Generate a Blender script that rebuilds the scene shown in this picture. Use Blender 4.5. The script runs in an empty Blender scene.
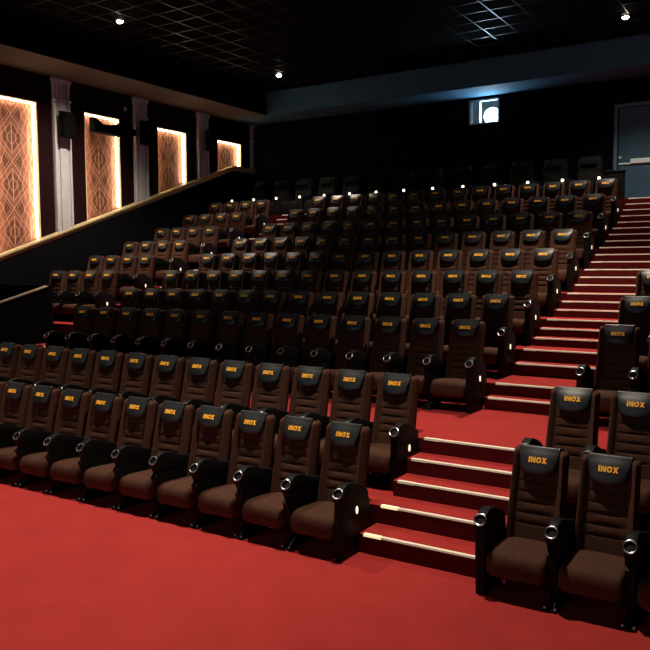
import bpy, bmesh, math
from mathutils import Matrix, Vector

# ------------------------------------------------------------------ camera, world, exposure
scene = bpy.context.scene
COL = scene.collection
scene.view_settings.view_transform = 'Standard'
scene.view_settings.look = 'None'
scene.view_settings.exposure = 0.0
scene.view_settings.gamma = 1.0
scene.view_settings.use_curve_mapping = False
scene.cycles.use_denoising = True
scene.cycles.max_bounces = 6
scene.cycles.sample_clamp_indirect = 4.0
scene.cycles.caustics_reflective = False
scene.cycles.caustics_refractive = False

CAM = Vector((3.979, -6.651, 2.815))
YAW, PITCH, ROLL = math.radians(32.245), math.radians(4.521), math.radians(-0.341)
fw = Vector((-math.sin(YAW)*math.cos(PITCH), math.cos(YAW)*math.cos(PITCH), -math.sin(PITCH)))
rt = Vector((math.cos(YAW), math.sin(YAW), 0))
up = rt.cross(fw)
r2 = rt*math.cos(ROLL) + up*math.sin(ROLL)
u2 = up*math.cos(ROLL) - rt*math.sin(ROLL)
cam_data = bpy.data.cameras.new('camera')
cam = bpy.data.objects.new('camera', cam_data)
COL.objects.link(cam)
cam_data.sensor_width = 36
cam_data.lens = 764.85/650*36
cam_data.clip_end = 100
cam.matrix_world = Matrix(((r2.x, u2.x, -fw.x, CAM.x), (r2.y, u2.y, -fw.y, CAM.y), (r2.z, u2.z, -fw.z, CAM.z), (0, 0, 0, 1)))
scene.camera = cam

world = bpy.data.worlds.new('world')
scene.world = world
world.use_nodes = True
world.node_tree.nodes['Background'].inputs[0].default_value = (0.90, 0.95, 1.0, 1)
world.node_tree.nodes['Background'].inputs[1].default_value = 0.36

CEIL = 8.2
# downlights: x, y, then for every lamp in the fixture: watts, beam angle, tilt towards the screen, tilt towards the left wall (degrees)
DOWNLIGHTS = [(-9.0, 5.56, [(1750, 114, 0, 14)]), (-8.9, 11.4, [(780, 92, 0, 0)]), (0.4, 11.4, [(800, 118, 0, 0)]),
              (0.5, 5.5, [(2000, 86, 0, 0)]), (0.3, -0.2, [(1850, 92, 14, 0)]), (-4.0, -0.1, [(1750, 84, 16, 0)]), (-9.0, -0.2, [(1350, 84, 14, 0)])]

# ------------------------------------------------------------------ materials
def mat(name, color, rough=0.7, metal=0.0, noise=None, bump=None, emit=None, spec=0.5):
    m = bpy.data.materials.new(name)
    m.use_nodes = True
    nt = m.node_tree
    b = nt.nodes['Principled BSDF']
    b.inputs['Base Color'].default_value = (*color, 1)
    b.inputs['Roughness'].default_value = rough
    b.inputs['Metallic'].default_value = metal
    b.inputs['Specular IOR Level'].default_value = spec
    if emit:
        b.inputs['Emission Color'].default_value = (*emit[0], 1)
        b.inputs['Emission Strength'].default_value = emit[1]
    if noise or bump:
        tc = nt.nodes.new('ShaderNodeTexCoord')
    if noise:
        sc, amt = noise
        n = nt.nodes.new('ShaderNodeTexNoise')
        n.inputs['Scale'].default_value = sc
        n.inputs['Detail'].default_value = 5
        nt.links.new(tc.outputs['Object'], n.inputs['Vector'])
        r = nt.nodes.new('ShaderNodeValToRGB')
        r.color_ramp.elements[0].position = 0.3
        r.color_ramp.elements[1].position = 0.7
        r.color_ramp.elements[0].color = (*[c*(1-amt) for c in color], 1)
        r.color_ramp.elements[1].color = (*[min(1, c*(1+amt)) for c in color], 1)
        nt.links.new(n.outputs['Fac'], r.inputs['Fac'])
        nt.links.new(r.outputs['Color'], b.inputs['Base Color'])
    if bump:
        sc, st = bump
        n2 = nt.nodes.new('ShaderNodeTexNoise')
        n2.inputs['Scale'].default_value = sc
        n2.inputs['Detail'].default_value = 3
        nt.links.new(tc.outputs['Object'], n2.inputs['Vector'])
        bp = nt.nodes.new('ShaderNodeBump')
        bp.inputs['Strength'].default_value = st
        bp.inputs['Distance'].default_value = 0.01
        nt.links.new(n2.outputs['Fac'], bp.inputs['Height'])
        nt.links.new(bp.outputs['Normal'], b.inputs['Normal'])
    return m

M = {}
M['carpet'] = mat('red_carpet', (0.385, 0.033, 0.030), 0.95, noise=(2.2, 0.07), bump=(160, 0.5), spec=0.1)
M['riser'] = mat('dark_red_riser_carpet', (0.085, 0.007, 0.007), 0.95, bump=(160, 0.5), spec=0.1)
M['fabric'] = mat('brown_fabric', (0.068, 0.027, 0.0155), 0.9, noise=(30, 0.22), bump=(220, 0.35), spec=0.2)
M['leather'] = mat('black_leather', (0.018, 0.021, 0.024), 0.38, bump=(90, 0.12), spec=0.5)
M['logo'] = mat('orange_thread', (1.0, 0.47, 0.03), 0.5)
M['plastic'] = mat('black_plastic', (0.004, 0.004, 0.004), 0.6, spec=0.16)
M['chrome'] = mat('chrome', (0.42, 0.43, 0.45), 0.28, 1.0)
M['black_metal'] = mat('black_metal', (0.012, 0.012, 0.013), 0.4, 0.6)
M['nosing'] = mat('pale_aluminium_added_glow', (0.82, 0.74, 0.58), 0.5, 0.0, emit=((1.0, 0.84, 0.60), 0.16))  # faint emission added so the metal strips look bright on every step
M['led_strip'] = mat('step_led', (0.9, 0.8, 0.55), 0.4, emit=((1.0, 0.80, 0.42), 0.9))
M['led_oval'] = mat('seat_led', (0.9, 0.85, 0.7), 0.4, emit=((1.0, 0.90, 0.62), 1.3))
M['led_cup'] = mat('cup_led', (0.9, 0.85, 0.7), 0.4, emit=((1.0, 0.90, 0.62), 3.0))
M['maroon'] = mat('maroon_wall_fabric', (0.012, 0.0024, 0.0036), 0.9, noise=(8, 0.2), spec=0.1)
M['black_wall'] = mat('black_wall_fabric', (0.004, 0.004, 0.005), 0.95, noise=(6, 0.2), spec=0.05)
M['soffit'] = mat('beige_soffit_paint', (0.085, 0.064, 0.052), 0.85, noise=(3, 0.1))
M['soffit_back'] = mat('soffit_blue_light_tint', (0.035, 0.115, 0.20), 0.85, noise=(3, 0.1))  # dim blue light on the back soffit is put into its base colour
M['tile'] = mat('black_ceiling_tile', (0.004, 0.004, 0.0045), 0.95, noise=(20, 0.3), spec=0.03)
M['tbar'] = mat('black_grid_bar', (0.008, 0.008, 0.009), 0.35, 0.2)
M['pilaster'] = mat('pale_grey_plaster', (0.45, 0.43, 0.45), 0.6, noise=(6, 0.06))
M['cap'] = mat('gold_ledge_paint', (0.55, 0.42, 0.22), 0.45, noise=(5, 0.08))
M['cream'] = mat('cream_reveal_paint', (0.80, 0.66, 0.38), 0.6)
M['warm_led'] = mat('warm_led', (1, 0.8, 0.5), 0.4, emit=((1.0, 0.80, 0.56), 24.0))
M['speaker'] = mat('black_speaker_shell', (0.002, 0.002, 0.002), 0.85, spec=0.05)
M['grille'] = mat('black_speaker_grille', (0.003, 0.003, 0.003), 0.9, bump=(400, 0.4), spec=0.05)
M['white_plastic'] = mat('white_plastic', (0.6, 0.58, 0.58), 0.5)
M['door'] = mat('blue_grey_door_paint', (0.020, 0.075, 0.125), 0.5, noise=(2.5, 0.18))
M['door_frame'] = mat('blue_grey_steel', (0.07, 0.16, 0.24), 0.45)
M['steel'] = mat('brushed_steel', (0.62, 0.78, 0.80), 0.4, 0.0)
M['window_frame'] = mat('grey_window_frame', (0.30, 0.32, 0.34), 0.5)
M['booth'] = mat('grey_booth_wall', (0.18, 0.19, 0.20), 0.9)
M['lamp_lens'] = mat('lamp_lens', (1, 0.95, 0.85), 0.3, emit=((1.0, 0.93, 0.78), 25.0))
M['lens'] = mat('projector_lens', (0.8, 0.9, 1.0), 0.2, emit=((0.72, 0.90, 1.0), 22.0))
M['projector'] = mat('grey_projector_shell', (0.25, 0.27, 0.29), 0.5)
M['recliner'] = mat('black_recliner_leather', (0.004, 0.004, 0.004), 0.8, bump=(60, 0.1), spec=0.12)
M['rail'] = mat('brass_rail_paint', (0.25, 0.20, 0.13), 0.5)

def glass_mat():
    m = bpy.data.materials.new('porthole_glass')
    m.use_nodes = True
    nt = m.node_tree
    for n in list(nt.nodes): nt.nodes.remove(n)
    out = nt.nodes.new('ShaderNodeOutputMaterial')
    mix = nt.nodes.new('ShaderNodeMixShader')
    tr = nt.nodes.new('ShaderNodeBsdfTransparent')
    gl = nt.nodes.new('ShaderNodeBsdfGlossy')
    tr.inputs[0].default_value = (0.9, 0.95, 0.97, 1)
    gl.inputs['Roughness'].default_value = 0.05
    mix.inputs[0].default_value = 0.07
    nt.links.new(tr.outputs[0], mix.inputs[1]); nt.links.new(gl.outputs[0], mix.inputs[2])
    nt.links.new(mix.outputs[0], out.inputs[0])
    return m
M['glass'] = glass_mat()

def wallpaper_mat():
    """brown wallpaper with nested pale gold diamonds and fans, in metres of the wall (y, z)"""
    m = bpy.data.materials.new('art_deco_wallpaper')
    m.use_nodes = True
    nt = m.node_tree
    L = nt.links.new
    b = nt.nodes['Principled BSDF']
    b.inputs['Roughness'].default_value = 0.7
    tc = nt.nodes.new('ShaderNodeTexCoord')
    sp = nt.nodes.new('ShaderNodeSeparateXYZ')
    L(tc.outputs['Object'], sp.inputs[0])
    def mth(op, a, c=None, d=None):
        n = nt.nodes.new('ShaderNodeMath'); n.operation = op
        for i, v in enumerate((a, c, d)):
            if v is None: continue
            if isinstance(v, (int, float)): n.inputs[i].default_value = v
            else: L(v, n.inputs[i])
        return n.outputs[0]
    PW, PH = 0.92, 1.12
    u = mth('DIVIDE', sp.outputs['Y'], PW)
    v = mth('DIVIDE', sp.outputs['Z'], PH)
    # mirrored cell: distance from the motif's axis 0..0.5
    au = mth('ABSOLUTE', mth('SUBTRACT', mth('FRACT', mth('ADD', u, 0.5)), 0.5))
    fv = mth('FRACT', v)
    av = mth('ABSOLUTE', mth('SUBTRACT', fv, 0.5))
    s = mth('ADD', au, av)                       # diamonds about the cell's centre
    def line(val, pos, wd):
        return mth('LESS_THAN', mth('ABSOLUTE', mth('SUBTRACT', val, pos)), wd)
    acc = None
    for pos, wd in ((0.16, .008), (0.34, .010), (0.50, .010), (0.58, .006), (0.80, .009)):
        l = line(s, pos, wd)
        acc = l if acc is None else mth('MAXIMUM', acc, l)
    # crossing steep lines: fans
    f1 = mth('SUBTRACT', au, mth('MULTIPLY', av, 0.45))
    for pos, wd in ((0.10, .006), (0.26, .006)):
        acc = mth('MAXIMUM', acc, line(f1, pos, wd))
    for pos, wd in ((0.0, .012), (0.5, .015)):
        acc = mth('MAXIMUM', acc, mth('MULTIPLY', line(au, pos, wd), mth('LESS_THAN', av, 0.30)))
    zone = mth('MULTIPLY', mth('LESS_THAN', mth('ABSOLUTE', mth('SUBTRACT', s, 0.43)), 0.07), 0.5)
    zone2 = mth('LESS_THAN', 0.30, au)
    zone = mth('MAXIMUM', zone, mth('MULTIPLY', zone2, 0.65))
    c1 = nt.nodes.new('ShaderNodeMix'); c1.data_type = 'RGBA'
    c1.inputs[6].default_value = (0.12, 0.030, 0.018, 1)
    c1.inputs[7].default_value = (0.33, 0.115, 0.075, 1)
    L(zone, c1.inputs[0])
    c2 = nt.nodes.new('ShaderNodeMix'); c2.data_type = 'RGBA'
    L(acc, c2.inputs[0]); L(c1.outputs[2], c2.inputs[6])
    c2.inputs[7].default_value = (0.60, 0.30, 0.155, 1)
    L(c2.outputs[2], b.inputs['Base Color'])
    return m
M['wallpaper'] = wallpaper_mat()

# ------------------------------------------------------------------ mesh helpers
def new_bm(): return bmesh.new()

def add_box(bm, x0, x1, y0, y1, z0, z1, bev=0.0, seg=2, mtx=None):
    r = bmesh.ops.create_cube(bm, size=1.0)
    vs = r['verts']
    bmesh.ops.scale(bm, vec=(x1-x0, y1-y0, z1-z0), verts=vs)
    bmesh.ops.translate(bm, vec=((x0+x1)/2, (y0+y1)/2, (z0+z1)/2), verts=vs)
    if bev > 0:
        es = {e for v in vs for e in v.link_edges}
        res = bmesh.ops.bevel(bm, geom=list(es), offset=bev, segments=seg, affect='EDGES', profile=0.5)
        vs = list({v for f in res['faces'] for v in f.verts} | {v for v in vs if v.is_valid})
    if mtx is not None:
        bmesh.ops.transform(bm, matrix=mtx, verts=vs)
    return vs

def add_prism(bm, poly, axis, a, b, bev=0.0, seg=2):
    """poly: 2D outline in the two other axes (in xyz order), extruded along axis from a to b"""
    def P(p, t):
        if axis == 'x': return (t, p[0], p[1])
        if axis == 'y': return (p[0], t, p[1])
        return (p[0], p[1], t)
    va = [bm.verts.new(P(p, a)) for p in poly]
    vb = [bm.verts.new(P(p, b)) for p in poly]
    fs = [bm.faces.new(va), bm.faces.new(vb[::-1])]
    n = len(poly)
    for i in range(n):
        fs.append(bm.faces.new((va[i], vb[i], vb[(i+1) % n], va[(i+1) % n])))
    bmesh.ops.recalc_face_normals(bm, faces=fs)
    if bev > 0:
        es = [e for e in fs[0].edges] + [e for e in fs[1].edges]
        bmesh.ops.bevel(bm, geom=es, offset=bev, segments=seg, affect='EDGES', profile=0.5)

def add_loft(bm, loops, caps=True):
    rings = [[bm.verts.new(p) for p in lp] for lp in loops]
    n = len(rings[0]); fs = []
    for a, b in zip(rings[:-1], rings[1:]):
        for i in range(n):
            fs.append(bm.faces.new((a[i], a[(i+1) % n], b[(i+1) % n], b[i])))
    if caps:
        fs.append(bm.faces.new(rings[0][::-1])); fs.append(bm.faces.new(rings[-1]))
    bmesh.ops.recalc_face_normals(bm, faces=fs)

def add_cyl(bm, p0, p1, ra, rb=None, n=16):
    p0, p1 = Vector(p0), Vector(p1)
    rb = ra if rb is None else rb
    d = (p1-p0); L = d.length; d.normalize()
    q = d.to_track_quat('Z', 'Y').to_matrix()
    lo = [p0 + q @ Vector((ra*math.cos(2*math.pi*i/n), ra*math.sin(2*math.pi*i/n), 0)) for i in range(n)]
    hi = [p1 + q @ Vector((rb*math.cos(2*math.pi*i/n), rb*math.sin(2*math.pi*i/n), 0)) for i in range(n)]
    add_loft(bm, [lo, hi])

def add_torus(bm, c, R, r, normal=(0, 0, 1), n=24, k=8, sx=1.0, sy=1.0):
    q = Vector(normal).to_track_quat('Z', 'Y').to_matrix(); c = Vector(c)
    rings = []
    for i in range(n):
        a = 2*math.pi*i/n
        ring = []
        for j in range(k):
            t = 2*math.pi*j/k
            rr = R + r*math.cos(t)
            ring.append(bm.verts.new(c + q @ Vector((rr*math.cos(a)*sx, rr*math.sin(a)*sy, r*math.sin(t)))))
        rings.append(ring)
    fs = []
    for i in range(n):
        a, b = rings[i], rings[(i+1) % n]
        for j in range(k):
            fs.append(bm.faces.new((a[j], b[j], b[(j+1) % k], a[(j+1) % k])))
    bmesh.ops.recalc_face_normals(bm, faces=fs)

def mesh(name, bm, m, smooth=True, angle=40):
    me = bpy.data.meshes.new(name)
    bm.to_mesh(me); bm.free()
    me.materials.append(M[m])
    if smooth:
        me.shade_smooth() if hasattr(me, 'shade_smooth') else None
        try: me.set_sharp_from_angle(angle=math.radians(angle))
        except Exception: pass
    return me

def put(name, me, parent=None, loc=(0, 0, 0), rz=0.0):
    o = bpy.data.objects.new(name, me)
    COL.objects.link(o)
    o.location = loc
    if rz: o.rotation_euler = (0, 0, rz)
    if parent: o.parent = parent
    return o

def obj(name, bm, m, parent=None, smooth=True, loc=(0, 0, 0), angle=40):
    return put(name, mesh(name, bm, m, smooth, angle), parent, loc)

def thing(name, label, cat, loc=(0, 0, 0), group=None, me=None):
    o = bpy.data.objects.new(name, me); COL.objects.link(o)
    o.location = loc
    if me is None: o.empty_display_size = 0.1
    o['label'] = label; o['category'] = cat
    if group: o['group'] = group
    return o

def struct(name, bm, m, parent=None, smooth=False):
    o = obj(name, bm, m, parent, smooth)
    if parent is None: o['kind'] = 'structure'
    return o

# ------------------------------------------------------------------ row layout
RY = [0.0, 1.159, 3.286, 4.498, 5.707, 6.91, 8.131, 9.326, 10.51, 11.68]      # logo plane of each row
RF = [0.0, 0.372, 0.863, 1.175, 1.528, 1.904, 2.286, 2.693, 3.125, 3.555]     # floor of each row
E = [None, 0.07, 1.10, 3.41, 4.62, 5.82, 7.04, 8.24, 9.42, 10.59]             # front edge of each platform
F11, E11 = 4.30, 12.2
WL, WR, WB = -12.1, 4.4, 14.3
PIT = 0.6
AL, AR = -8.15, 0.37        # the centre block's two sides
XL0, XR0 = -9.79, 2.01      # first seat of the left and right block
LOW_X = -9.75               # low wall by the left entry

# ------------------------------------------------------------------ floor and steps
bm = new_bm()
add_box(bm, WL, WR, -13, E[1]+0.02, -0.2, 0)
add_box(bm, WL, LOW_X, E[1], E[4], -0.2, 0)
struct('floor', bm, 'carpet')
edges = E[1:] + [E11, WB]
fl = RF[1:] + [F11]
for k in range(10):
    y0, y1, z1 = edges[k], edges[k+1], fl[k]
    bm = new_bm()
    xl = LOW_X if k < 3 else WL
    add_box(bm, xl, WR, y0, y1 + (0.02 if k < 9 else 0), -0.2 if k == 0 else fl[k-1]-0.3, z1)
    o = struct('floor_platform', bm, 'carpet')
    bm = new_bm()
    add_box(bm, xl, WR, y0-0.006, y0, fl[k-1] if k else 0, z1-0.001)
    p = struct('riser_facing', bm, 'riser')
NR = [2, 3, 2, 2, 3, 3, 3, 3, 3, 5]
TR = [0.36, 0.33, 0.29, 0.33, 0.33, 0.33, 0.33, 0.33, 0.33, 0.28]
allf = RF + [F11]
alle = E + [E11]
tn = 0
for side, (xa, xb) in (('right', (AR-0.02, XR0-0.36)), ('left', (-9.45, AL+0.02))):
    for k in range(10):
        n = NR[k]; z0, z1 = allf[k], allf[k+1]; ye = alle[k+1]
        for j in range(1, n+1):
            zt = z0 + (z1-z0)*j/n
            yf = ye - TR[k]*(n-j)
            if j < n:
                bm = new_bm()
                add_box(bm, xa, xb, yf, ye+0.01, z0-0.02, zt)
                struct('floor_step', bm, 'carpet')
                bm = new_bm()
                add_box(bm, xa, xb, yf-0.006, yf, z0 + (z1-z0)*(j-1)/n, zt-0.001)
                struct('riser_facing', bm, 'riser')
            tn += 1
            bm = new_bm()
            x0, x1 = xa+0.05, xb-0.03
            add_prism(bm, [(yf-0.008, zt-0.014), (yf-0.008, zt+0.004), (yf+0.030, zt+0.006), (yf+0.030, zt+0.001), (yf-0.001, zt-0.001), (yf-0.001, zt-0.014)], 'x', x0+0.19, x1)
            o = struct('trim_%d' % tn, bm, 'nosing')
            bm = new_bm()
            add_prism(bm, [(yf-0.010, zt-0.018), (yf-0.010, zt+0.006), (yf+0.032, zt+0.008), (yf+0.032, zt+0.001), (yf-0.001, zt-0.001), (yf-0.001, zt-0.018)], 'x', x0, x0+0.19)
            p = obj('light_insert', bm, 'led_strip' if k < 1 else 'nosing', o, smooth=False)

# ------------------------------------------------------------------ ceiling
bm = new_bm()
add_box(bm, -10.7, WR, -13, 13.2, CEIL, CEIL+0.1)
struct('ceiling', bm, 'tile')
bm = new_bm()
x = -10.5
while x < WR:
    add_box(bm, x-0.012, x+0.012, -3, 13.15, CEIL-0.012, CEIL-0.0005); x += 0.61
y = -2.8
while y < 13.1:
    add_box(bm, -10.6, WR-0.02, y-0.012, y+0.012, CEIL-0.0125, CEIL-0.0004); y += 0.61
struct('ceiling_grid', bm, 'tbar')
bm = new_bm()
add_box(bm, WL-0.2, -10.62, -13, 13.1, 7.5, CEIL+0.1)
struct('ceiling_soffit_left', bm, 'soffit')
bm = new_bm()
add_box(bm, -10.62, -10.6, -13, 13.1, 7.5, CEIL+0.1)
struct('ceiling_soffit_face', bm, 'black_wall')
bm = new_bm()
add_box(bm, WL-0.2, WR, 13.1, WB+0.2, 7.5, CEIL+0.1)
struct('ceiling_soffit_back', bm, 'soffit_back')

# ------------------------------------------------------------------ back wall with projection window, right wall
WX0, WX1, WZ0, WZ1 = -4.34, -3.46, 6.74, 7.42
bm = new_bm()
add_box(bm, WL-0.2, WX0, WB, WB+0.2, 0, 7.52)
add_box(bm, WX1, WR+0.1, WB, WB+0.2, 0, 7.52)
add_box(bm, WX0, WX1, WB, WB+0.2, 0, WZ0)
add_box(bm, WX0, WX1, WB, WB+0.2, WZ1, 7.52)
struct('wall_back', bm, 'black_wall')
bm = new_bm()
add_box(bm, WR, WR+0.2, -13, WB+0.2, -0.2, CEIL+0.1)
struct('wall_right', bm, 'maroon')

# ------------------------------------------------------------------ left wall, recesses, ledge
PANELS = [(4.49, 5.70), (7.15, 8.36), (9.80, 11.02), (12.46, 13.68)]
PTOP = 6.81
def cap_z(y): return min(3.107 + 0.3405*(y-4.54), 6.045)
YB = 13.165
ys = [-13] + [v for p in PANELS for v in p] + [WB+0.2]
for i in range(0, len(ys), 2):
    bm = new_bm()
    add_box(bm, WL-0.2, WL, ys[i], ys[i+1], -0.2, 7.52)
    struct('wall_left', bm, 'maroon')
for a, b in PANELS:
    bm = new_bm()
    add_box(bm, WL-0.2, WL, a, b, PTOP, 7.52)
    struct('wall_left_lintel', bm, 'maroon')
    pts = [(a, -0.2), (b, -0.2), (b, cap_z(b)-0.12)]
    if a < YB < b: pts.append((YB, cap_z(YB)-0.12))
    pts.append((a, cap_z(a)-0.12))
    bm = new_bm()
    add_prism(bm, pts, 'x', WL-0.2, WL)
    struct('wall_left_sill', bm, 'maroon')
bm = new_bm()
add_prism(bm, [(-4.0, -0.2), (WB, -0.2), (WB, 5.98), (YB, 5.98), (-4.0, cap_z(-4.0)-0.07)], 'x', WL-0.02, WL+0.06)
struct('wall_left_lower', bm, 'black_wall')
bm = new_bm()
def ledge(bm, ya, za, yb, zb):
    # moulded ledge: two stepped rounded profiles, lofted between two ends
    prof = [(0.0, -0.16), (0.07, -0.16), (0.085, -0.10), (0.10, -0.075), (0.14, -0.065), (0.15, -0.03), (0.14, 0.0), (0.0, 0.012)]
    add_loft(bm, [[(WL+px, ya, za+pz) for px, pz in prof], [(WL+px, yb, zb+pz) for px, pz in prof]])
ledge(bm, -4.0, cap_z(-4.0), YB, cap_z(YB))
ledge(bm, YB, cap_z(YB), WB, 6.03)
struct('trim_ledge', bm, 'cap', smooth=False)

names = ['first lit patterned wall panel from the left, cut by the edge of the photo',
         'lit patterned wall panel with a black speaker hung across its top',
         'lit patterned wall panel between the second and third pale pilasters',
         'shortest lit patterned wall panel, furthest back above the end of the ledge']
for (a, b), lab in zip(PANELS, names):
    t = thing('decorative_panel', lab, 'wall panel', (WL, (a+b)/2, cap_z(a)), 'lit panels of the left wall')
    oy, oz = (a+b)/2, cap_z(a)
    zb = [(a, cap_z(a)-0.12), (b, cap_z(b)-0.12)]
    pts = [(a, cap_z(a)-0.1), (b, cap_z(b)-0.1), (b, PTOP), (a, PTOP)]
    if a < YB < b: pts.insert(1, (YB, cap_z(YB)-0.1))
    bm = new_bm()
    add_prism(bm, [(p[0]-oy, p[1]-oz) for p in pts], 'x', -0.20, -0.17)
    obj('patterned_sheet', bm, 'wallpaper', t, smooth=False)
    # cream reveal lining the recess
    bm = new_bm()
    add_box(bm, -0.17, 0.012, a-oy+0.003, a-oy+0.02, cap_z(a)-oz, PTOP-oz)
    add_box(bm, -0.17, 0.012, b-oy-0.02, b-oy-0.003, cap_z(b)-oz, PTOP-oz)
    add_box(bm, -0.17, 0.012, a-oy+0.02, b-oy-0.02, PTOP-oz-0.02, PTOP-oz)
    obj('reveal', bm, 'cream', t, smooth=False)
    for yy in (a-oy+0.035, b-oy-0.035):
        bm = new_bm()
        zz = cap_z(a if yy < 0 else b)-oz
        add_box(bm, -0.115, -0.09, yy-0.012, yy+0.012, zz+0.02, PTOP-oz-0.05)
        obj('light_strip', bm, 'warm_led', t, smooth=False)
    bm = new_bm()
    add_box(bm, -0.115, -0.09, a-oy+0.06, b-oy-0.06, PTOP-oz-0.047, PTOP-oz-0.023)
    obj('light_strip', bm, 'warm_led', t, smooth=False)

# pilasters
PIL = [(6.14, 6.64), (8.84, 9.33), (11.46, 11.95), (14.14, 14.29)]
plabs = ['tall pale grey pilaster between the first and second lit panels',
         'pale grey pilaster between the second and third lit panels',
         'pale grey pilaster between the third and fourth lit panels',
         'thin pale sliver of pilaster at the corner past the last lit panel']
for (a, b), lab in zip(PIL, plabs):
    z0 = cap_z(a)
    t = thing('pilaster', lab, 'pilaster', (WL+0.004, (a+b)/2, z0), 'pilasters of the left wall')
    w = (b-a)/2; full = w > 0.2
    h = 7.49 - z0
    zc = 6.93 - z0
    bm = new_bm()
    sl = 0.34 if full else 0.0
    add_prism(bm, [(-w, -0.02), (w, sl*2*w-0.02), (w, zc+0.02), (-w, zc+0.02)], 'x', 0.0, 0.07)
    if full:
        for s0, s1 in ((-w, -w+0.07), (-0.11, 0.11), (w-0.06, w)):
            add_prism(bm, [(s0, sl*(s0+w)), (s1, sl*(s1+w)), (s1, zc), (s0, zc)], 'x', 0.07, 0.11, 0.012)
    obj('shaft', bm, 'pilaster', t, smooth=False)
    bm = new_bm()
    add_box(bm, 0, 0.14, -w-0.0, w+0.0, zc, zc+0.05, 0.012)
    # flaring bell of the capital
    lo, hi = zc+0.05, h-0.09
    add_loft(bm, [[(0, -w+.02, lo), (0.10, -w+.02, lo), (0.10, w-.02, lo), (0, w-.02, lo)],
                  [(0, -w+.01, hi-.08), (0.105, -w+.01, hi-.08), (0.105, w-.01, hi-.08), (0, w-.01, hi-.08)],
                  [(0, -w-.01*full, hi), (0.14, -w-.01*full, hi), (0.14, w, hi), (0, w, hi)]])
    add_box(bm, 0, 0.16, -w-0.025*full, w+0.01*full, hi, h-0.03, 0.012)
    add_box(bm, 0, 0.14, -w-0.01*full, w, h-0.03, h)
    obj('capital', bm, 'pilaster', t, smooth=False)
    if full:
        for i in range(4):
            yy = -w+0.10 + i*(2*w-0.2)/3
            bm = new_bm()
            add_loft(bm, [[(0.10, yy-.030, lo+.01), (0.135, yy-.024, lo+.01), (0.135, yy+.024, lo+.01), (0.10, yy+.030, lo+.01)],
                          [(0.10, yy-.036, hi-.02), (0.140, yy-.028, hi-.02), (0.140, yy+.028, hi-.02), (0.10, yy+.036, hi-.02)]])
            obj('reed', bm, 'pilaster', t, smooth=False)

# surround speakers
def speaker(y0, y1, z0, z1, label):
    t = thing('surround_speaker', label, 'speaker', (WL+0.12, (y0+y1)/2, z0), 'black surround speakers of the left wall')
    w = (y1-y0)/2; h = z1-z0
    bm = new_bm()
    add_prism(bm, [(0.12, 0.04), (0.28, 0.0), (0.36, h-0.05), (0.12, h)], 'y', -w, w, 0.015)
    obj('cabinet', bm, 'speaker', t, smooth=False)
    bm = new_bm()
    add_prism(bm, [(0.285, 0.03), (0.298, 0.03), (0.37, h-0.07), (0.355, h-0.07)], 'y', -w+0.03, w-0.03)
    obj('grille', bm, 'grille', t, smooth=False)
    bm = new_bm()
    add_box(bm, 0.0, 0.13, -0.06, 0.06, h*0.4, h*0.6, 0.01)
    obj('bracket', bm, 'speaker', t, smooth=False)
speaker(6.16, 6.50, 5.98, 6.66, 'black wall speaker on the tall pilaster left of the second lit panel')
speaker(8.86, 9.20, 6.14, 6.84, 'black wall speaker on the pilaster between the second and third lit panels')
speaker(11.62, 11.96, 6.30, 6.98, 'black wall speaker on the pilaster left of the last lit panel')
t = thing('surround_speaker', 'long black speaker hung across the top of the second lit panel', 'speaker', (WL, 7.25, 6.30), 'black surround speakers of the left wall')
bm = new_bm()
add_prism(bm, [(-0.02, 0.0), (-0.02, 0.36), (0.25, 0.21), (0.55, 0.23), (0.88, 0.33), (1.02, 0.27), (1.42, 0.22), (1.42, 0.07), (0.9, -0.02)], 'x', 0.10, 0.34, 0.012)
obj('cabinet', bm, 'speaker', t, smooth=False)
for yy in (0.15, 1.35):
    bm = new_bm(); add_box(bm, 0.0, 0.11, yy-0.04, yy+0.04, 0.08, 0.16, 0.008)
    obj('bracket', bm, 'speaker', t, smooth=False)
bm = new_bm()
bmesh.ops.create_uvsphere(bm, u_segments=14, v_segments=8, radius=0.05)
bmesh.ops.scale(bm, vec=(0.6, 1, 1), verts=bm.verts)
add_cyl(bm, (-0.03, 0, 0), (0.0, 0, 0), 0.06)
o = obj('smoke_detector', bm, 'white_plastic', loc=(WL+0.025, 8.58, 7.12))
o['label'] = 'small round white detector on the maroon wall right of the second lit panel'; o['category'] = 'detector'

# ------------------------------------------------------------------ low walls by the left entry
bm = new_bm()
add_prism(bm, [(-1.0, -0.2), (4.02, -0.2), (4.02, 2.37), (-1.0, 1.065)], 'x', LOW_X-0.1, LOW_X)
struct('wall_entry', bm, 'black_wall')
bm = new_bm()
add_prism(bm, [(-1.0, 1.065), (4.03, 2.373), (4.03, 2.398), (-1.0, 1.090)], 'x', LOW_X-0.12, LOW_X+0.012)
struct('trim_entry_rail', bm, 'rail')
bm = new_bm()
add_box(bm, WL, -10.35, 4.44, 4.61, 0, 2.40)
struct('wall_guard', bm, 'black_wall')

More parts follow.
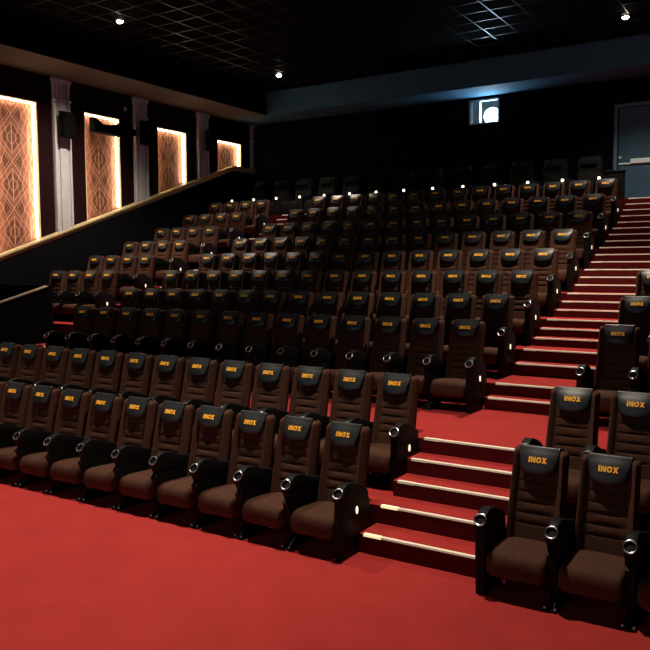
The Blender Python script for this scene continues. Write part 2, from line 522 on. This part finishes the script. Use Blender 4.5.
# ------------------------------------------------------------------ projection window, projector
w1 = bpy.data.objects.new('window_1', None); COL.objects.link(w1)
w1.location = (WX0, WB, WZ0); w1['kind'] = 'structure'
W, H = WX1-WX0, WZ1-WZ0
bm = new_bm()
for a in ((0, W, 0, 0.04), (0, W, H-0.04, H), (0, 0.04, 0.04, H-0.04), (W-0.04, W, 0.04, H-0.04), (0.26, 0.31, 0.04, H-0.04)):
    add_box(bm, a[0], a[1], -0.02, 0.14, a[2], a[3])
obj('window_frame', bm, 'window_frame', w1, smooth=False)
bm = new_bm(); add_box(bm, 0.04, 0.26, 0.09, 0.10, 0.04, H-0.04)
obj('pane', bm, 'glass', w1, smooth=False)
bm = new_bm(); add_box(bm, 0.31, W-0.04, 0.09, 0.10, 0.04, H-0.04)
obj('pane', bm, 'glass', w1, smooth=False)
bm = new_bm()
bx0, bx1, by1, bz0, bz1 = -5.4, -2.6, 16.2, 6.2, 7.9
for nm, a in (('wall_booth_back', (bx0, bx1, by1, by1+0.1, bz0, bz1)), ('wall_booth_left', (bx0-0.1, bx0, WB+0.2, by1, bz0, bz1)),
              ('wall_booth_right', (bx1, bx1+0.1, WB+0.2, by1, bz0, bz1)), ('floor_booth', (bx0, bx1, WB+0.2, by1, bz0-0.1, bz0)), ('ceiling_booth', (bx0, bx1, WB+0.2, by1, bz1, bz1+0.1))):
    bm = new_bm(); add_box(bm, *a); struct(nm, bm, 'booth')
t = thing('projector', 'glowing film projector behind the small window high in the back wall', 'projector', (-3.76, 14.68, bz0))
bm = new_bm(); add_box(bm, -0.45, 0.45, 0.25, 1.3, 0.45, 1.05, 0.04)
obj('body', bm, 'projector', t)
bm = new_bm(); add_box(bm, -0.30, 0.30, 0.35, 1.2, 0.0, 0.45, 0.02)
obj('pedestal', bm, 'black_metal', t)
bm = new_bm(); add_cyl(bm, (0, 0.27, 0.78), (0, -0.14, 0.78), 0.20, 0.25, 24); add_torus(bm, (0, -0.13, 0.78), 0.245, 0.015, (0, 1, 0))
lb = obj('lens_barrel', bm, 'black_metal', t)
bm = new_bm(); add_cyl(bm, (0, -0.14, 0.78), (0, -0.155, 0.78), 0.235, 0.21, 24)
obj('lens_glass', bm, 'lens', lb)
ld = bpy.data.lights.new('projector_light', 'POINT'); ld.energy = 60; ld.color = (0.50, 0.80, 1.0); ld.shadow_soft_size = 0.07
lo = bpy.data.objects.new('projector_light', ld); COL.objects.link(lo); lo.parent = t; lo.location = (0, -0.34, 0.80)

ld = bpy.data.lights.new('booth_fill_light', 'POINT'); ld.energy = 25; ld.color = (0.6, 0.85, 1.0); ld.shadow_soft_size = 0.1  # unseen light added to give the booth walls a blue-grey glow
lo = bpy.data.objects.new('booth_fill_light', ld); COL.objects.link(lo); lo.location = (-4.4, 15.0, 7.6)
# ------------------------------------------------------------------ exit door
d1 = bpy.data.objects.new('door_1', None); COL.objects.link(d1)
d1.location = (-0.38, WB, F11); d1['kind'] = 'structure'
DH, DW = 2.56, 1.55
bm = new_bm()
add_box(bm, 0, 0.09, -0.06, 0.0, 0, DH, 0.006); add_box(bm, DW-0.09, DW, -0.06, 0.0, 0, DH, 0.006)
add_box(bm, 0.09, DW-0.09, -0.06, 0.0, DH-0.09, DH, 0.006)
obj('door_frame', bm, 'door_frame', d1, smooth=False)
bm = new_bm(); add_box(bm, 0.12, DW-0.12, -0.045, -0.005, 0.01, DH-0.11, 0.004)
leaf = obj('door_leaf', bm, 'door', d1, smooth=False)
bm = new_bm()
add_box(bm, 0.13, DW-0.13, -0.085, -0.045, 1.02, 1.06, 0.008)
add_box(bm, 0.42, DW-0.2, -0.11, -0.045, 1.03, 1.15, 0.015)
obj('push_bar', bm, 'steel', leaf, smooth=False)
bm = new_bm(); add_cyl(bm, (0.17, -0.045, 1.20), (0.17, -0.08, 1.20), 0.035); add_cyl(bm, (0.17, -0.08, 1.20), (0.17, -0.10, 1.20), 0.022)
obj('lock', bm, 'steel', leaf)
t = thing('partition', 'low black end partition before the exit door at the top of the stairs', 'partition', (0.08, 12.34, F11))
bm = new_bm(); add_box(bm, -0.20, 0.20, -0.07, 0.07, 0.0, 0.64, 0.01)
obj('panel', bm, 'plastic', t, smooth=False)
bm = new_bm(); add_box(bm, -0.22, 0.22, -0.085, 0.085, 0.64, 0.67, 0.008)
obj('top_rail', bm, 'black_metal', t, smooth=False)

# ------------------------------------------------------------------ downlights
dl = ['round white downlight in the ceiling near the top left of the photo',
      'round white downlight in the ceiling left of the middle, furthest back',
      'round white downlight in the ceiling at the top right, above the exit door']
bm = new_bm(); add_torus(bm, (0, 0, -0.012), 0.085, 0.016); add_cyl(bm, (0, 0, -0.02), (0, 0, 0), 0.1, 0.1, 24)
ring_me = mesh('trim_ring', bm, 'plastic')
bm = new_bm(); bmesh.ops.create_uvsphere(bm, u_segments=20, v_segments=10, radius=0.072); bmesh.ops.scale(bm, vec=(1, 1, 0.75), verts=bm.verts); bmesh.ops.translate(bm, vec=(0, 0, -0.02), verts=bm.verts)
lens_me = mesh('lamp_lens', bm, 'lamp_lens')
for i, (x, y, lamps) in enumerate(DOWNLIGHTS):
    lab = dl[i] if i < 3 else ['round downlight in the ceiling above the right stairs, over the fifth row', 'round downlight in the ceiling above the foot of the right stairs',
        'round downlight in the ceiling above the middle of the front row', 'round downlight in the ceiling above the left end of the front row'][i-3]
    t = thing('downlight', lab, 'ceiling light', (x, y, CEIL-0.013), 'ceiling downlights')
    put('trim_ring', ring_me, t); put('lamp_lens', lens_me, t)
    for pw, beam, tilt, side_tilt in lamps:
        ld = bpy.data.lights.new('downlight_lamp', 'SPOT'); ld.energy = pw; ld.color = (1.0, 0.86, 0.70)
        ld.spot_size = math.radians(beam); ld.spot_blend = 0.8; ld.shadow_soft_size = 0.07
        lo = bpy.data.objects.new('downlight_lamp', ld); COL.objects.link(lo); lo.parent = t
        lo.location = (0, 0, -0.10); lo.rotation_euler = (-math.radians(tilt), math.radians(side_tilt), 0)

# ------------------------------------------------------------------ cinema seat (origin: floor below the lettering; front is -y)
def yb(z): return 0.052 + 0.24*(z-1.08) + 0.10*max(0, 0.60-z)**2
SEAMS = [0.872, 0.782, 0.692, 0.602, 0.512]
def backrest_bm():
    zs = [0.33, 0.38, 0.43, 0.48]
    cuts = SEAMS
    allz = set([0.33, 0.38, 0.44, 0.50])
    prev = None
    for s in cuts: allz |= {s-0.014, s-0.006, s, s+0.006, s+0.014}
    for a, b in zip(cuts[1:], cuts[:-1]): allz.add((a+b)/2)
    allz |= {0.93, 0.99, 1.05, 1.09, 1.115}
    loops = []
    def section(z, hw, dy, shrink):
        seam = min([abs(z-s) for s in cuts])
        xs = [-1, -.965, -.90, -.82, -.74, -.70, -.66, -.40, -.13, .13, .40, .66, .70, .74, .82, .90, .965, 1]
        pts = []
        for t in xs:
            a = abs(t)
            y = yb(z)
            if a >= 0.70:                           # side bolster
                bl = math.sin(min(1, (a-0.70)/0.30)*math.pi*0.78)
                y -= 0.045*bl*(1-shrink)
                if a > 0.95: y += 0.02 + (a-0.95)*0.5
            elif a > 0.64: y += 0.004
            else:
                if z < 0.92:
                    y -= 0.008*(1-(a/0.66)**4) if seam > 0.012 else 0.0
                    if seam < 0.004: y += 0.012
            pts.append((t*hw, y+dy, z))
        th = 0.10
        for t in (1, .8, .4, 0, -.4, -.8, -1):
            yy = yb(z) + th - (0.03 if abs(t) == 1 else 0) - shrink*0.05
            pts.append((t*hw*(1 if abs(t) < 1 else 1), yy, z))
        return pts
    for z in sorted(allz):
        hw = 0.252 - 0.012*max(0, (z-0.5)/0.6)
        loops.append(section(z, hw, 0, 0))
    loops.append(section(1.138, 0.237, 0.006, 0.15))
    loops.append(section(1.152, 0.226, 0.018, 0.5))
    loops.append(section(1.158, 0.204, 0.038, 0.9))
    bm = new_bm(); add_loft(bm, loops); return bm

def cushion_bm():
    bm = new_bm()
    loops = []
    for y, zt, zb, hw, sh in ((-0.640, 0.300, 0.230, 0.215, 0), (-0.634, 0.345, 0.205, 0.232, 0), (-0.615, 0.378, 0.19, 0.240, 0), (-0.575, 0.400, 0.185, 0.243, 0), (-0.50, 0.408, 0.19, 0.245, 0),
                          (-0.40, 0.404, 0.20, 0.245, 0), (-0.25, 0.392, 0.21, 0.245, 0), (-0.10, 0.38, 0.22, 0.245, 0), (0.0, 0.37, 0.24, 0.245, 0)):
        r = min(0.04, (zt-zb)/3)
        pts = []
        for t in (-.8, -.4, 0, .4, .8): pts.append((t*hw, y, zt - 0.006*(abs(t) > .6) + 0.004*(abs(t) < .3)))
        pts += [(hw-r*0.4, y, zt-r*0.25), (hw, y, zt-r), (hw, y, zb+r), (hw-r, y, zb), (0, y, zb), (-hw+r, y, zb), (-hw, y, zb+r), (-hw, y, zt-r), (-hw+r*0.4, y, zt-r*0.25)]
        loops.append(pts)
    add_loft(bm, loops); return bm

def head_y(t, z):
    """front of the leather head pad, t = -1..1 across"""
    v = (1.165-z)/0.215
    bul = 0.012 + 0.060*math.sin(min(1.0, v*1.02)**0.9*math.pi*0.66)
    bul *= (1-0.35*abs(t)**3)
    return yb(z) - bul - 0.004
def headrest_bm():
    bm = new_bm(); loops = []
    T = [-1, -.93, -.8, -.5, -.2, .2, .5, .8, .93, 1]
    # back of the drape, over the top, then down the front
    def hwid(z):
        v = max(0, min(1, (1.165-z)/0.215)); return 0.178 - 0.036*v - 0.03*max(0, v-0.8)/0.2*max(0, v-0.8)/0.2
    loops.append([(t*0.170, 0.165, 1.08) for t in T])
    loops.append([(t*0.173, 0.155, 1.14) for t in T])
    loops.append([(t*0.176, 0.135, 1.166) for t in T])
    loops.append([(t*0.178, 0.10, 1.178) for t in T])
    loops.append([(t*0.179, 0.066, 1.180) for t in T])
    for z in (1.174, 1.16, 1.135, 1.105, 1.075, 1.045, 1.015, 0.99, 0.97, 0.958):
        loops.append([(t*hwid(z), head_y(t, z) if z < 1.17 else yb(1.165)-0.012, z) for t in T])
    loops.append([(t*0.108, yb(0.95)-0.020, 0.949) for t in T])
    loops.append([(t*0.10, yb(0.95)+0.008, 0.952) for t in T])
    rings = [[bm.verts.new(p) for p in lp] for lp in loops]
    fs = []
    for a, b in zip(rings[:-1], rings[1:]):
        for i in range(len(T)-1): fs.append(bm.faces.new((a[i], a[i+1], b[i+1], b[i])))
    # underside skin closing the pad against the backrest
    ext = []
    for r in rings:
        ext.append((r[0], r[-1]))
    inner = [[bm.verts.new((v.co.x*0.99, yb(min(v.co.z, 1.15))+0.02 if 0.93 < v.co.z and v.co.y < 0.09 else v.co.y-0.02, v.co.z-0.008)) for v in (l, rr)] for l, rr in ext]
    for k in range(len(ext)-1):
        fs.append(bm.faces.new((ext[k][0], ext[k+1][0], inner[k+1][0], inner[k][0])))
        fs.append(bm.faces.new((ext[k][1], inner[k][1], inner[k+1][1], ext[k+1][1])))
    bmesh.ops.recalc_face_normals(bm, faces=fs)
    return bm

def logo_bm():
    """the four capitals I N O X in heavy sans strokes, standing proud of the pad"""
    bm = new_bm()
    h, s = 0.044, 0.0125
    z0 = 1.054; y = head_y(0, 1.08)
    def quad(pts):
        # pts in (x, z) counter-clockwise from the front
        a = [bm.verts.new((px, head_y(px/0.18, z0+pz)-0.006, z0+pz)) for px, pz in pts]
        b = [bm.verts.new((px, head_y(px/0.18, z0+pz)+0.004, z0+pz)) for px, pz in pts]
        fs = [bm.faces.new(a), bm.faces.new(b[::-1])]
        for i in range(len(pts)):
            j = (i+1) % len(pts); fs.append(bm.faces.new((a[i], b[i], b[j], a[j])))
        bmesh.ops.recalc_face_normals(bm, faces=fs)
    x = -0.078
    quad([(x, 0), (x+s*1.1, 0), (x+s*1.1, h), (x, h)])                                   # I
    x += s*1.1 + 0.007; w = 0.042                                                       # N
    quad([(x, 0), (x+s, 0), (x+s, h), (x, h)]); quad([(x+w-s, 0), (x+w, 0), (x+w, h), (x+w-s, h)])
    quad([(x+s*0.2, h), (x+w-s*1.25, 0), (x+w-s*0.2, 0), (x+s*1.25, h)])
    x += w + 0.005; w = 0.046; cx, cz = x+w/2, h/2                                      # O
    n = 16
    for i in range(n):
        a0, a1 = 2*math.pi*i/n, 2*math.pi*(i+1)/n
        ro, ri = w/2, w/2-s
        zo, zi = h/2*1.04, h/2-s*0.85
        quad([(cx+ri*math.cos(a0), cz+zi*math.sin(a0)), (cx+ro*math.cos(a0), cz+zo*math.sin(a0)),
              (cx+ro*math.cos(a1), cz+zo*math.sin(a1)), (cx+ri*math.cos(a1), cz+zi*math.sin(a1))])
    x += w + 0.004; w = 0.044                                                           # X
    quad([(x, 0), (x+s*1.2, 0), (x+w, h), (x+w-s*1.2, h)]); quad([(x, h), (x+w-s*1.2, 0), (x+w, 0), (x+s*1.2, h)])
    return bm

def shell_bm():
    bm = new_bm()
    loops = []
    for z in (0.05, 0.30, 0.50, 0.75, 1.0, 1.10, 1.135):
        y = yb(max(z, .33))+0.085; hw = 0.245 - 0.012*max(0, (z-.5)/.6) - (0.03 if z > 1.12 else 0)
        loops.append([(-hw, y, z), (hw, y, z), (hw, y+0.03, z), (hw*.7, y+0.042, z), (-hw*.7, y+0.042, z), (-hw, y+0.03, z)])
    add_loft(bm, loops); return bm

ARM_TOP = [(-0.612, 0.560), (-0.640, 0.597), (-0.568, 0.698), (-0.525, 0.720), (-0.46, 0.728), (-0.36, 0.706), (-0.20, 0.645), (-0.10, 0.580)]
def arm_bm():
    bm = new_bm()
    add_prism(bm, ARM_TOP[:-1] + [(-0.02, 0.60), (0.045, 0.56), (0.045, 0.30), (-0.12, 0.28), (-0.22, 0.44), (-0.38, 0.53), (-0.50, 0.51), (-0.56, 0.46)], 'x', -0.045, 0.045, 0.014)
    return bm
def leg_bm():
    bm = new_bm()
    add_prism(bm, [(-0.63, 0.47), (-0.57, 0.51), (-0.40, 0.54), (-0.16, 0.45), (-0.20, 0.25), (-0.28, 0.10), (-0.20, 0.035), (-0.20, 0.0), (-0.60, 0.0), (-0.60, 0.035), (-0.50, 0.10), (-0.56, 0.30)], 'x', -0.035, 0.035, 0.006)
    add_box(bm, -0.06, 0.06, -0.64, -0.16, 0.0, 0.022, 0.006)
    return bm
def bolt_bm():
    bm = new_bm(); add_cyl(bm, (0, 0, 0.020), (0, 0, 0.038), 0.016, 0.012, 10); return bm
def panel_bm():
    bm = new_bm()
    add_prism(bm, ARM_TOP + [(-0.065, 0.44), (-0.05, 0.34), (-0.09, 0.18), (-0.20, 0.0), (-0.60, 0.0), (-0.61, 0.15), (-0.62, 0.35)], 'x', -0.045, 0.045, 0.014)
    return bm
def cup_bm():
    bm = new_bm()
    # open cup let into the arm's front end
    c = Vector((0, -0.604, 0.648)); nrm = Vector((0, -0.80, 0.60)).normalized()
    n = 20; q = nrm.to_track_quat('Z', 'Y').to_matrix()
    def ring(r, h): return [c + q @ Vector((r*math.cos(2*math.pi*i/n), r*math.sin(2*math.pi*i/n), h)) for i in range(n)]
    add_loft(bm, [ring(0.040, -0.06), ring(0.052, -0.03), ring(0.053, 0.010), ring(0.043, 0.012), ring(0.040, -0.03)])
    return bm
def rim_bm():
    bm = new_bm()
    add_torus(bm, (0, -0.613, 0.655), 0.049, 0.0085, (0, -0.80, 0.60), 24, 8)
    return bm
def oval_bm(sgn):
    bm = new_bm()
    n = 18
    lo = [(sgn*0.044, -0.33+0.020*math.cos(2*math.pi*i/n), 0.43+0.040*math.sin(2*math.pi*i/n)) for i in range(n)]
    hi = [(sgn*0.052, -0.33+0.017*math.cos(2*math.pi*i/n), 0.43+0.036*math.sin(2*math.pi*i/n)) for i in range(n)]
    add_loft(bm, [lo, hi]); return bm
def beam_bm():
    bm = new_bm()
    add_box(bm, -0.245, 0.262, -0.34, -0.22, 0.14, 0.215, 0.01)
    return bm

S = dict(backrest=mesh('backrest', backrest_bm(), 'fabric', True, 60), seat=mesh('seat', cushion_bm(), 'fabric', True, 60),
         headrest=mesh('headrest', headrest_bm(), 'leather', True, 70), lettering=mesh('lettering', logo_bm(), 'logo', False),
         back_shell=mesh('back_shell', shell_bm(), 'plastic', True, 50), armrest=mesh('armrest', arm_bm(), 'plastic', True, 35),
         leg=mesh('leg', leg_bm(), 'plastic', False), bolt=mesh('bolt', bolt_bm(), 'chrome', False), end_panel=mesh('end_panel', panel_bm(), 'plastic', True, 35),
         cup_holder=mesh('cup_holder', cup_bm(), 'plastic', True, 50), rim=mesh('cup_rim', rim_bm(), 'chrome'),
         light_r=mesh('panel_light', oval_bm(1), 'led_oval'), light_l=mesh('panel_light', oval_bm(-1), 'led_oval'), seat_frame=mesh('seat_frame', beam_bm(), 'black_metal', False))

def side(t, x, end, sgn):
    if end:
        p = put('end_panel', S['end_panel'], t, (x, 0, 0))
        put('panel_light', S['light_r' if sgn > 0 else 'light_l'], p)
    else:
        p = put('armrest', S['armrest'], t, (x, 0, 0))
        l = put('leg', S['leg'], t, (x, 0, 0))
        for bx in (-0.042, 0.042): put('bolt', S['bolt'], l, (bx, -0.615, 0))
    put('cup_holder', S['cup_holder'], p)
    put('cup_rim', S['rim'], p)

def seat(x, y, z, label, group, right='arm', left=None):
    t = thing('cinema_seat', label, 'seat', (x, y, z), group)
    put('backrest', S['backrest'], t); put('seat', S['seat'], t); put('back_shell', S['back_shell'], t); put('seat_frame', S['seat_frame'], t)
    h = put('headrest', S['headrest'], t); put('lettering', S['lettering'], h)
    side(t, 0.30, right == 'end', 1)
    if left: side(t, -0.30, left == 'end', -1)
    return t

ORD = ['first', 'second', 'third', 'fourth', 'fifth', 'sixth', 'seventh', 'eighth', 'ninth', 'tenth', 'eleventh', 'twelfth', 'thirteenth', 'fourteenth']
ROWN = ['front row', 'second row', 'third row', 'fourth row', 'fifth row', 'sixth row', 'seventh row', 'eighth row', 'ninth row', 'tenth row']
for k in range(10):
    n = 11 if k == 0 else 14
    for i in range(n):
        if i == 0: lab = 'brown cinema seat on the right aisle, %s of the centre block' % ROWN[k]
        elif k == 0 and i == 10: lab = 'brown cinema seat cut by the left edge of the photo, front row'
        elif i == 13: lab = 'brown cinema seat on the left aisle, %s of the centre block' % ROWN[k]
        elif i <= 7 or k == 0: lab = 'brown cinema seat, %s from the right aisle, %s of the centre block' % (ORD[i], ROWN[k])
        else: lab = 'brown cinema seat, %s from the left aisle, %s of the centre block' % (ORD[13-i], ROWN[k])
        seat(-PIT*i, RY[k], RF[k], lab, 'brown cinema seats of the centre block', 'end' if i == 0 else 'arm', 'end' if i == 13 else None)
for k in range(4, 10):
    for i in range(4):
        w = ['on left aisle', 'second from left aisle', 'third from left aisle', 'against the left wall'][i]
        rn = ROWN[k] if k > 4 else 'frontmost row'
        lab = 'brown cinema seat %s, %s of block under lit panels' % (w, ['frontmost', 'second', 'third', 'fourth', 'fifth', 'hindmost'][k-4] + ' row')
        seat(XL0-PIT*i, RY[k], RF[k], lab, 'brown cinema seats of the left block', 'end' if i == 0 else 'arm', 'arm' if i == 3 else None)
for k, n in enumerate((3, 2, 2, 2, 1, 1)):
    for i in range(n):
        w = ['on the stairs', 'second from the stairs', 'at the right photo edge'][i]
        lab = 'brown cinema seat %s, %s right of the stairs' % (w, ROWN[k])
        seat(XR0+PIT*i, RY[k], RF[k], lab, 'brown cinema seats of the right block', 'arm', 'end' if i == 0 else None)

# ------------------------------------------------------------------ recliners of the last row
RP = 0.87
def rec_back_bm():
    bm = new_bm(); loops = []
    for z, hw, y, th in ((0.35, .30, -0.05, .20), (0.55, .31, 0.0, .20), (0.80, .31, 0.05, .18), (0.83, .31, 0.065, .16), (0.86, .31, 0.055, .18), (1.05, .30, 0.09, .17), (1.15, .285, 0.11, .15), (1.20, .25, 0.14, .09)):
        r = 0.05
        loops.append([(-hw, y+r, z), (-hw+r, y-0.01, z), (-hw*.55, y-0.015, z), (-hw*.5, y+0.0, z), (0, y-0.012, z), (hw*.5, y+0.0, z), (hw*.55, y-0.015, z), (hw-r, y-0.01, z), (hw, y+r, z), (hw, y+th-r*.5, z), (hw-r, y+th, z), (-hw+r, y+th, z), (-hw, y+th-r*.5, z)])
    add_loft(bm, loops); return bm
def rec_pad_bm():
    bm = new_bm(); add_box(bm, -0.20, 0.20, -0.0, 0.12, 0.96, 1.13, 0.035, 3); return bm
def rec_seat_bm():
    bm = new_bm(); add_box(bm, -0.31, 0.31, -0.68, 0.0, 0.22, 0.46, 0.06, 3); return bm
def rec_foot_bm():
    bm = new_bm(); add_box(bm, -0.30, 0.30, -0.74, -0.66, 0.06, 0.40, 0.03, 3); return bm
def rec_base_bm():
    bm = new_bm(); add_box(bm, -0.32, 0.32, -0.60, 0.08, 0.0, 0.22, 0.01); return bm
def rec_arm_bm():
    bm = new_bm(); add_prism(bm, [(-0.76, 0.0), (-0.76, 0.59), (-0.72, 0.61), (-0.45, 0.62), (0.02, 0.62), (0.06, 0.0)], 'x', -0.105, 0.105, 0.02); return bm
def rec_led_bm():
    bm = new_bm(); add_cyl(bm, (0, -0.755, 0.55), (0, -0.775, 0.55), 0.040, 0.032, 20); return bm
RM = dict(b=mesh('backrest', rec_back_bm(), 'recliner'), h=mesh('headrest', rec_pad_bm(), 'recliner'), s=mesh('seat', rec_seat_bm(), 'recliner'),
          f=mesh('footrest', rec_foot_bm(), 'recliner'), p=mesh('base', rec_base_bm(), 'plastic', False), a=mesh('armrest', rec_arm_bm(), 'recliner', True, 35), l=mesh('arm_light', rec_led_bm(), 'led_cup'))
RX0 = -0.80
for i in range(13):
    lab = ('black recliner in the dark back row, %s from the exit door' % ('nearest' if i == 0 else ORD[i])) if i < 12 else 'black recliner against the left wall, dark back row'
    t = thing('recliner', lab if i else 'black recliner nearest the exit door in the dark back row', 'recliner', (RX0-RP*i, 13.4, F11), 'black recliners of the back row')
    put('backrest', RM['b'], t); put('headrest', RM['h'], t); put('seat', RM['s'], t); put('footrest', RM['f'], t); put('base', RM['p'], t)
    a = put('armrest', RM['a'], t, (RP/2, 0, 0)); put('arm_light', RM['l'], a)
    if i == 12:
        a = put('armrest', RM['a'], t, (-RP/2, 0, 0)); put('arm_light', RM['l'], a)
